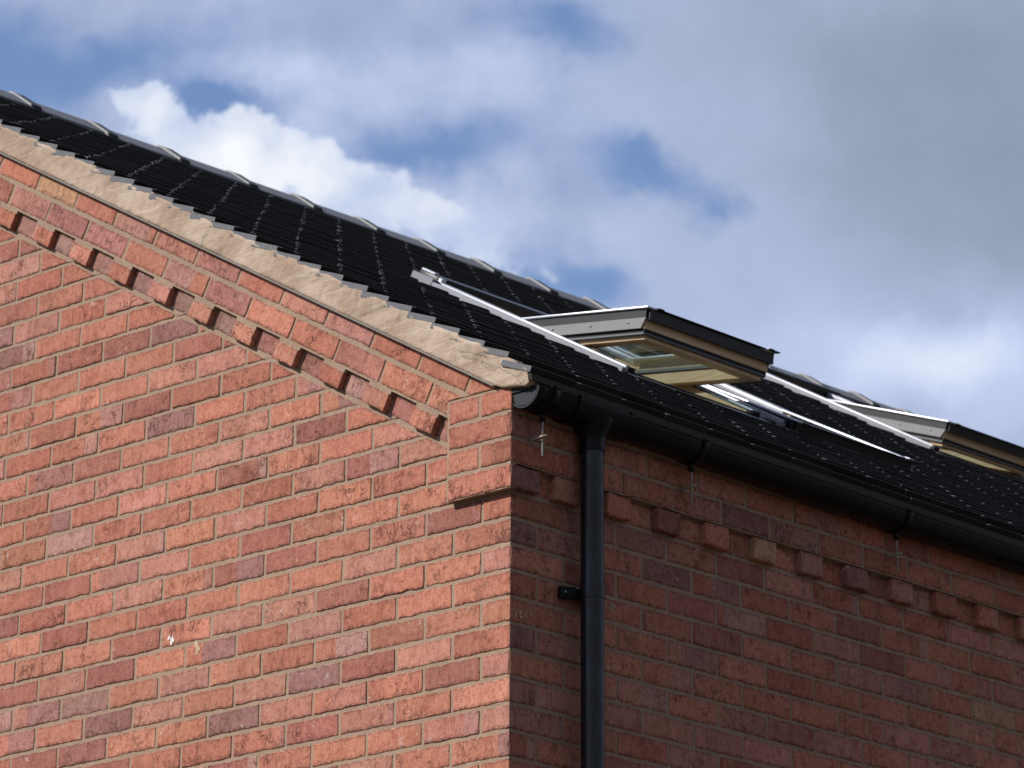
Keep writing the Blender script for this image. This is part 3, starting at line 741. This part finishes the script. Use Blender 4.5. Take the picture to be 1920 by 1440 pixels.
# ------------------------------------------------------------------ roof windows
def make_window(idx, y0, b0, Lw, ang, label=None):
    W_, hC = WW, .036
    def T(a, b, c): return roofp(b0+b, c, y0+a)                     # frame space
    pb, pc = Lw*.5, -.013; A_ = math.radians(ang)
    def Ts(a, b, c):                                                # sash space, b measured from the pivot (negative is downhill)
        bb = b*math.cos(A_) + c*math.sin(A_); cc_ = -b*math.sin(A_) + c*math.cos(A_)
        return T(a, pb+bb, pc+cc_)
    m = MB()                                                        # fixed timber frame
    for a0, a1 in ((.006, .044), (W_-.044, W_-.006)):
        m.box((a0, .01, -.12), (a1, Lw-.02, .012), M_PINE, T=T)
    m.box((W_-.056, .012, -.12), (W_-.0445, Lw-.03, .024), M_PINE, .001, 1, T=T); m.box((.0445, .012, -.12), (.056, Lw-.03, .020), M_PINE, .001, 1, T=T)
    m.box((W_-.052, .012, .0243), (W_-.0445, Lw*.5, .031), M_SEAL, .001, 1, T=T)
    m.box((.044, .010, -.12), (W_-.044, .050, .010), M_PINE, T=T); m.box((.044, Lw-.06, -.12), (W_-.044, Lw-.022, .012), M_PINE, T=T)
    win = m.build('roof_window'); part(win, house)
    if label: win['label'] = label
    for sd in (0, 1):
        X = (lambda a0, a1: (a0, a1)) if sd == 0 else (lambda a0, a1: (W_-a1, W_-a0))
        m = MB()
        a0, a1 = X(.002, .027); m.box((a0, .012, .0125), (a1, Lw-.105, hC), M_JAMB, .004, 3, T=T)
        a0, a1 = X(.0275, .043); m.box((a0, .010, .0125), (a1, Lw-.125, hC-.005), M_JAMB, .003, 2, T=T)
        a0, a1 = X(.0, .034); m.box((a0, -.003, -.004), (a1, .0115, hC-.002), M_RUB, .002, 1, T=T)
        sub(m.build('jamb_cover', auto=.6), win)
        m = MB(); a0, a1 = X(-.028, .0015); m.box((a0, -.004, -.016), (a1, Lw-.10, .0275), M_FLASH, .003, 2, T=T)
        sub(m.build('side_flashing', auto=.6), win)
    m = MB(); m.box((-.01, -.07, -.006), (W_+.01, -.0035, .0165), M_CLAD, .002, 1, T=T)
    m.box((.034, -.0045, .0167), (W_-.034, .009, .0215), M_CLAD, .001, 1, T=T)
    sub(m.build('sill_cover', auto=.6), win)
    for a0, a1 in ((.044, .064), (W_-.072, W_-.044)):
        m = MB(); m.box((a0, Lw*.5+.02, .0125), (a1, Lw-.10, hC-.001), M_JAMB, .004, 2, T=T); sub(m.build('upper_cover', auto=.6), win)
    m = MB()
    m.box((-.030, Lw-.105, -.012), (-.001, Lw+.01, hC+.001), M_FLASH, .002, 1, T=T)
    m.box((.0, Lw-.095, .002), (W_+.02, Lw+.008, hC+.014), M_CLAD, .004, 2, T=T)
    m.box((.001, Lw-.070, hC+.0142), (.024, Lw+.004, hC+.022), M_ALU, .002, 1, T=T)
    m.box((.001, Lw-.116, .022), (.024, Lw-.096, hC+.013), M_ALU, .002, 1, T=T)
    sub(m.build('top_casing', auto=.6), win)
    m = MB()                                                        # room-side lining below the opening
    for lo_, hi_ in (((.046, .05, -.34), (.060, Lw-.06, -.121)), ((W_-.060, .05, -.34), (W_-.046, Lw-.06, -.121)), ((.060, .05, -.34), (W_-.060, .064, -.121)), ((.060, Lw-.075, -.34), (W_-.060, Lw-.061, -.121))):
        m.box(lo_, hi_, M_PLASTER, T=T)
    sub(m.build('room_lining'), win)
    ls, us = -Lw*.5-.034, Lw*.5-.085; a0, a1 = .010, W_-.024; wi = .050; i0 = .022
    lowc, topc = -.056, .004
    m = MB()
    m.box((a0+i0, ls+.024, lowc), (a0+i0+wi, us, topc), M_PINE, .0015, 1, T=Ts)
    m.box((a1-i0-wi, ls+.024, lowc), (a1-i0, us, topc), M_PINE, .0015, 1, T=Ts)
    m.box((a0+i0+wi, ls+.024, lowc), (a1-i0-wi, ls+.075, topc), M_PINE, .0015, 1, T=Ts)
    m.box((a0+i0+wi, us-.07, lowc), (a1-i0-wi, us, topc), M_PINE, .0015, 1, T=Ts)
    m.box((a0+.008, ls+.015, -.023), (a1-.004, ls+.0238, .008), M_PINE, T=Ts)
    sub(m.build('sash_timber'), win)
    for sd in (0, 1):
        Y = (lambda p, q: (a0+p, a0+q)) if sd == 0 else (lambda p, q: (a1-q, a1-p))
        m = MB()
        p, q = Y(0, .010); m.hull([Ts(*v) for v in ((p, ls+.026, -.023), (q, ls+.026, -.023), (q, -.02, -.023), (p, -.02, -.023), (p, ls+.008, .0125), (q, ls+.008, .0125), (q, -.02, .0125), (p, -.02, .0125))], M_GREY)
        p, q = Y(.003, .036); m.box((p, ls+.010, .0127), (q, -.01, .0415), M_CLAD, .001, 1, T=Ts)
        p, q = Y(-.005, .044 if sd == 0 else .068); m.box((p, ls-.002, .042), (q, .012, .050), M_ALU, .003, 2, T=Ts)
        p, q = Y(.010, .021); m.box((p, ls+.024, -.034), (q, us, -.0235), M_RUB, T=Ts)
        sub(m.build('side_cladding', auto=.6), win)
        m = MB(); p, q = Y(.007, .0215); m.box((p, ls+.0165, -.0425), (q, us, -.0345), M_SEAL, .0015, 1, T=Ts)
        sub(m.build('rubber_seal', auto=.6), win)
    m = MB()
    m.box((a0+.012, ls-.001, .005), (a1+.006, ls+.0095, .0445), M_CLAD, .001, 1, T=Ts)
    m.box((a0+.045, ls-.010, .0447), (a1-.045, ls+.045, .0485), M_CLAD, .001, 1, T=Ts)
    m.box((a0+.034, ls-.018, .0448), (a0+.062, ls+.002, .0495), M_CLAD, .001, 1, T=Ts); m.box((a1-.014, ls-.018, .0448), (a1+.018, ls+.02, .0495), M_CLAD, .001, 1, T=Ts)
    m.box((a1-.034, ls-.014, .0502), (a1-.008, ls+.010, .0530), M_ALU, .0005, 1, T=Ts)
    sub(m.build('front_cladding', auto=.6), win)
    m = MB(); m.box((a0+.012, ls+.0145, -.0425), (a1-.012, ls+.0236, -.0345), M_SEAL, .0015, 1, T=Ts)
    m.box((a0+.008, ls+.0165, -.034), (a1-.008, ls+.0238, -.0235), M_RUB, T=Ts)
    sub(m.build('rubber_seal', auto=.6), win)
    m = MB(); m.box((a0+i0+wi, ls+.075, -.004), (a1-i0-wi, us-.07, .002), M_GLASS, T=Ts)
    sub(m.build('glass_pane'), win)
    m = MB(); m.box((a1-i0-wi-.007, ls+.075, -.012), (a1-i0-wi-.0002, us-.07, -.0042), M_SEAL, T=Ts)
    sub(m.build('glazing_bead'), win)
    for bs in (ls+.085, ls+.255, ls+.43):
        m = MB(); p = Ts(a0-.0002, bs, -.001)
        m.lathe([(.0045, 0), (.0045, .0012), (.0028, .0028), (0.0001, .0030)], M_GALV, p, (0, -1, 0), (1, 0, 0), n=12)
        sub(m.build('screw'), win)
    m = MB(); m.box((.12, us-.03, -.085), (W_-.12, us-.018, -.068), M_GREY, .003, 2, T=Ts)
    sub(m.build('handle_bar', auto=.6), win)
    return win
labs = ['roof window nearest the gable, propped wide open with pine underside showing', 'closed roof window beside the wide open one', 'farther roof window, pushed partly open']
for i, w in enumerate(WIN): make_window(i, *w, label=labs[i])
# black corner clips between the coupled frames
for wy, wb in ((WIN[0][0]+WW, WIN[0][1]),):
    m = MB()
    m.hull([roofp(wb+b_, c_, wy+a_) for a_, b_, c_ in ((.0, -.01, 0), (.10, -.01, 0), (.10, .9, 0), (.0, .9, 0), (.0, -.01, .012), (.10, -.01, .012), (.10, .9, .012), (.0, .9, .012))], M_CLAD)
    sub(m.build('gap_flashing'), roof)

# ------------------------------------------------------------------ gutter
GX, GR = .0685, .0585
def gz(y): return .362 - .8*sag(max(y, 0)) - .003*max(y, 0)
GYE = 12.3; YG0 = -.016
m = MB()
PH = 180
def arc_shell(m, y0, y1, r, th, mat, n=28, z_off=0, ys=None):
    rows = []; ys = ys or (y0, y1)
    for y in ys:
        rows.append([[m.bm.verts.new((GX + q*math.cos(math.pi+math.pi*j/n), y, gz(y)+z_off + q*math.sin(math.pi+math.pi*j/n))) for j in range(n+1)] for q in (r, r-th)])
    i = m.mi(mat)
    def F(*v): f_ = m.bm.faces.new(v); f_.material_index = i; return f_
    for (a, c), (b, d) in zip(rows, rows[1:]):
        for j in range(n):
            F(a[j], a[j+1], b[j+1], b[j]).smooth = True; F(c[j], d[j], d[j+1], c[j+1]).smooth = True
        for j in (0, n): F(a[j], b[j], d[j], c[j])
    for k_, (a, c) in enumerate((rows[0], rows[-1])):
        for j in range(n): F(*((a[j], c[j], c[j+1], a[j+1]) if k_ == 0 else (a[j], a[j+1], c[j+1], c[j])))
GYS = [YG0+.004] + [i*.15 for i in range(1, 30)] + [4.6, 5.5, 7, 9, GYE]
arc_shell(m, 0, 0, GR, .003, M_GUT, ys=GYS)
for ya, yb in zip(GYS, GYS[1:]):
    m.lathe([(.0032, 0), (.0032, math.hypot(yb-ya, gz(yb)-gz(ya)))], M_GUT, (GX+GR-.001, ya, gz(ya)-.001), Vector((0, yb-ya, gz(yb)-gz(ya))).normalized(), (1, 0, 0), n=10)
gutter = m.build('gutter'); part(gutter, house)
# end cap
m = MB(); arc_shell(m, YG0-.002, YG0+.040, GR+.0035, .004, M_GUT)
n = 28
for (yy, rr, mat) in ((YG0, GR+.001, M_CAP), (YG0-.0035, GR-.006, M_CAP)):
    pts = [(GX+rr*math.cos(math.pi+math.pi*j/n), yy, gz(0)-.001+rr*math.sin(math.pi+math.pi*j/n)+(0.004 if rr < GR-.002 else 0)*0) for j in range(n+1)]
    m.prism(pts, (0, .003, 0), mat)
arc_shell(m, YG0-.005, YG0+.001, GR+.0025, .0045, M_CAP)
sub(m.build('end_cap'), gutter)
# unions and running outlet
def clip(m, y, w=.022):
    arc_shell(m, y, y+w, GR+.0065, .004, M_GUT, z_off=.0005)
    m.box((GX+GR-.006, y, gz(y)-.002), (GX+GR+.008, y+w, gz(y)+.008), M_GUT, .002, 1)
m = MB(); arc_shell(m, .040, .062, GR+.0065, .004, M_GUT); clip(m, .046, .012)
sub(m.build('union_clip'), gutter)
m = MB(); arc_shell(m, .150, .392, GR+.005, .004, M_GUT); clip(m, .152); clip(m, .372)
oc = (.0685, .270)
zt_ = gz(.27)
m.lathe([(.062, .0), (.060, -.012), (.052, -.028), (.042, -.045), (.0385, -.060), (.0385, -.095), (.036, -.0955), (.036, -.07)], M_GUT, (oc[0], oc[1], zt_-.030), (0, 0, 1), (1, 0, 0), n=36)
sub(m.build('running_outlet', auto=.7), gutter)
# fixings: strap, threaded rod and cross pin
def bracket(name='gutter_bracket'):
    m = MB()
    arc_shell(m, -.011, .011, GR+.0045, .003, M_GUT)
    m.box((GX+GR-.008, -.011, gz(0)-.001), (GX+GR+.0065, .011, gz(0)+.005), M_GUT, .0015, 1)
    m.lathe([(.0095, -.008), (.0095, -.026), (.006, -.030)], M_GUT, (GX, 0, gz(0)-GR+.004), (0, 0, 1), (1, 0, 0), n=14)
    m.lathe([(.003, .0), (.003, -.105), (.0001, -.1052)], M_GALV, (GX, 0, gz(0)-GR-.022), (0, 0, 1), (1, 0, 0), n=12)
    zc = gz(0)-GR-.022-.052
    for i in range(18): m.lathe([(.003, -.002), (.0034, -.001), (.003, 0)], M_GALV, (GX, 0, zc-.05+i*.0027), (0, 0, 1), (1, 0, 0), n=10)
    m.lathe([(.0038, 0), (.0038, .098), (.0002, .0985)], M_GALV, (-.004, -.004, zc), (1, -.06, .02), (0, 0, 1), n=12)
    m.lathe([(.0001, .008), (.0068, .008), (.0068, .0035), (.0001, .0035)], M_NUT, (GX, 0, zc), (0, 0, 1), (1, 0, 0), n=6, smooth=False)
    m.lathe([(.0001, -.0035), (.0062, -.0035), (.0062, -.0075), (.0001, -.0075)], M_NUT, (GX, 0, zc), (0, 0, 1), (1, 0, 0), n=6, smooth=False)
    return m.build(name)
b0_ = bracket(); sub(b0_, gutter)
for i, y in enumerate([.059, .711, 1.690, 2.67, 3.65, 4.63]):
    o = b0_ if i == 0 else b0_.copy()
    if i: COL.objects.link(o); o.parent = gutter
    o.location = (0, y, gz(y)-gz(0))
# ------------------------------------------------------------------ downpipe
m = MB(); px, py = .0685, .270; R_ = .034
m.lathe([(R_, .232), (R_, GZ+.12), (R_-.003, GZ+.12), (R_-.003, .1)], M_PIPE, (px, py, 0), (0, 0, 1), (1, 0, 0), n=40)
m.lathe([(R_+.0001, .2475), (R_+.0028, .2475), (R_+.0028, .236), (R_+.0001, .2355)], M_PIPE, (px, py, 0), (0, 0, 1), (1, 0, 0), n=40)
pipe = m.build('downpipe', auto=.7); part(pipe, house)
def pclip(z, nm='pipe_clip'):
    m = MB()
    m.lathe([(R_, z-.019), (R_+.0025, z-.0185), (R_+.0025, z+.0185), (R_, z+.019)], M_PIPE, (px, py, 0), (0, 0, 1), (1, 0, 0), n=40)
    for sgn in (-1, 1):
        m.box((.0, py+sgn*.060-.012, z-.020), (.020, py+sgn*.060+.012, z+.016), M_RUB, .003, 2)
        m.hull([(.004, py+sgn*.032, z-.012), (.030, py+sgn*.026, z-.017), (.030, py+sgn*.026, z+.017), (.004, py+sgn*.032, z+.012), (.004, py+sgn*.066, z-.012), (.014, py+sgn*.066, z-.014), (.014, py+sgn*.066, z+.014), (.004, py+sgn*.066, z+.012)], M_RUB)
    m.box((-.001, py-.035, z-.012), (.036, py+.035, z+.012), M_RUB, .003, 1)
    m.lathe([(.0045, 0), (.004, .003), (.0001, .0035)], M_GALV, (.0201, py-.060, z), (1, 0, 0), (0, 0, 1), n=10)
    return sub(m.build(nm, auto=.7), pipe)
pclip(-.178); pclip(-2.0); pclip(-3.8)

# mortar and paint splashes left on the brickwork
k = MN('pale_splash'); o = k.obj(); M_SPL = k.set(color=k.mix(k.range(k.noise(o, 240, 3, .7), .42, .58), (.36, .22, .15, 1), (.58, .46, .29, 1)), rough=.9)
k = MN('white_splash'); M_SPW = k.set(color=(.72, .66, .60), rough=.9)

def px_on(u, v, axis, val):
    d = Fv*F_PX + Rv*(u-955) - Uv*(v+572); t = (val-CAM[axis])/d[axis]; return CAM + d*t
def splash(name, u, v, w, h, axis, val, mat, parent, n=5, seed=1, r0=.004, r1=.009):
    rr = random.Random(seed); m = MB()
    for i in range(n):
        c = px_on(u+rr.gauss(0, w), v+rr.gauss(0, h), axis, val + (-1 if axis == 1 else 1)*.0002*i); r = rr.uniform(r0, r1); pts = []
        for j in range(22):
            a = j/22*2*math.pi; q_ = r*(1+.45*math.sin(a*2+i)*rr.uniform(.3, 1)+rr.uniform(-.22, .22))
            e1 = Vector((1, 0, 0)) if axis == 1 else Vector((0, 1, 0))
            pts.append(c + e1*math.cos(a)*q_*.8 + Vector((0, 0, 1))*math.sin(a)*q_*1.2)
        m.poly(pts, mat)
    o = m.build(name); o.parent = parent; o.matrix_parent_inverse = Matrix.Identity(4)
    return o
splash('mortar_splash', 985, 1150, 8, 3, 0, .0012, M_SPL, eaves, 6, 3, .003, .006)
splash('mortar_splash', 370, 1218, 1.5, 5, 1, -.0012, M_SPL, gable, 4, 4, .006, .013)
splash('mortar_splash', 322, 1200, 5, 3, 1, -.0012, M_SPW, gable, 6, 5, .003, .006)

# ------------------------------------------------------------------ ground
m = MB(); m.poly([(-400, -400, GZ), (400, -400, GZ), (400, 400, GZ), (-400, 400, GZ)], M_GROUND)
g_ = m.build('ground'); tag(g_, 'bare brown earth around the brick house', 'ground', kind='structure')
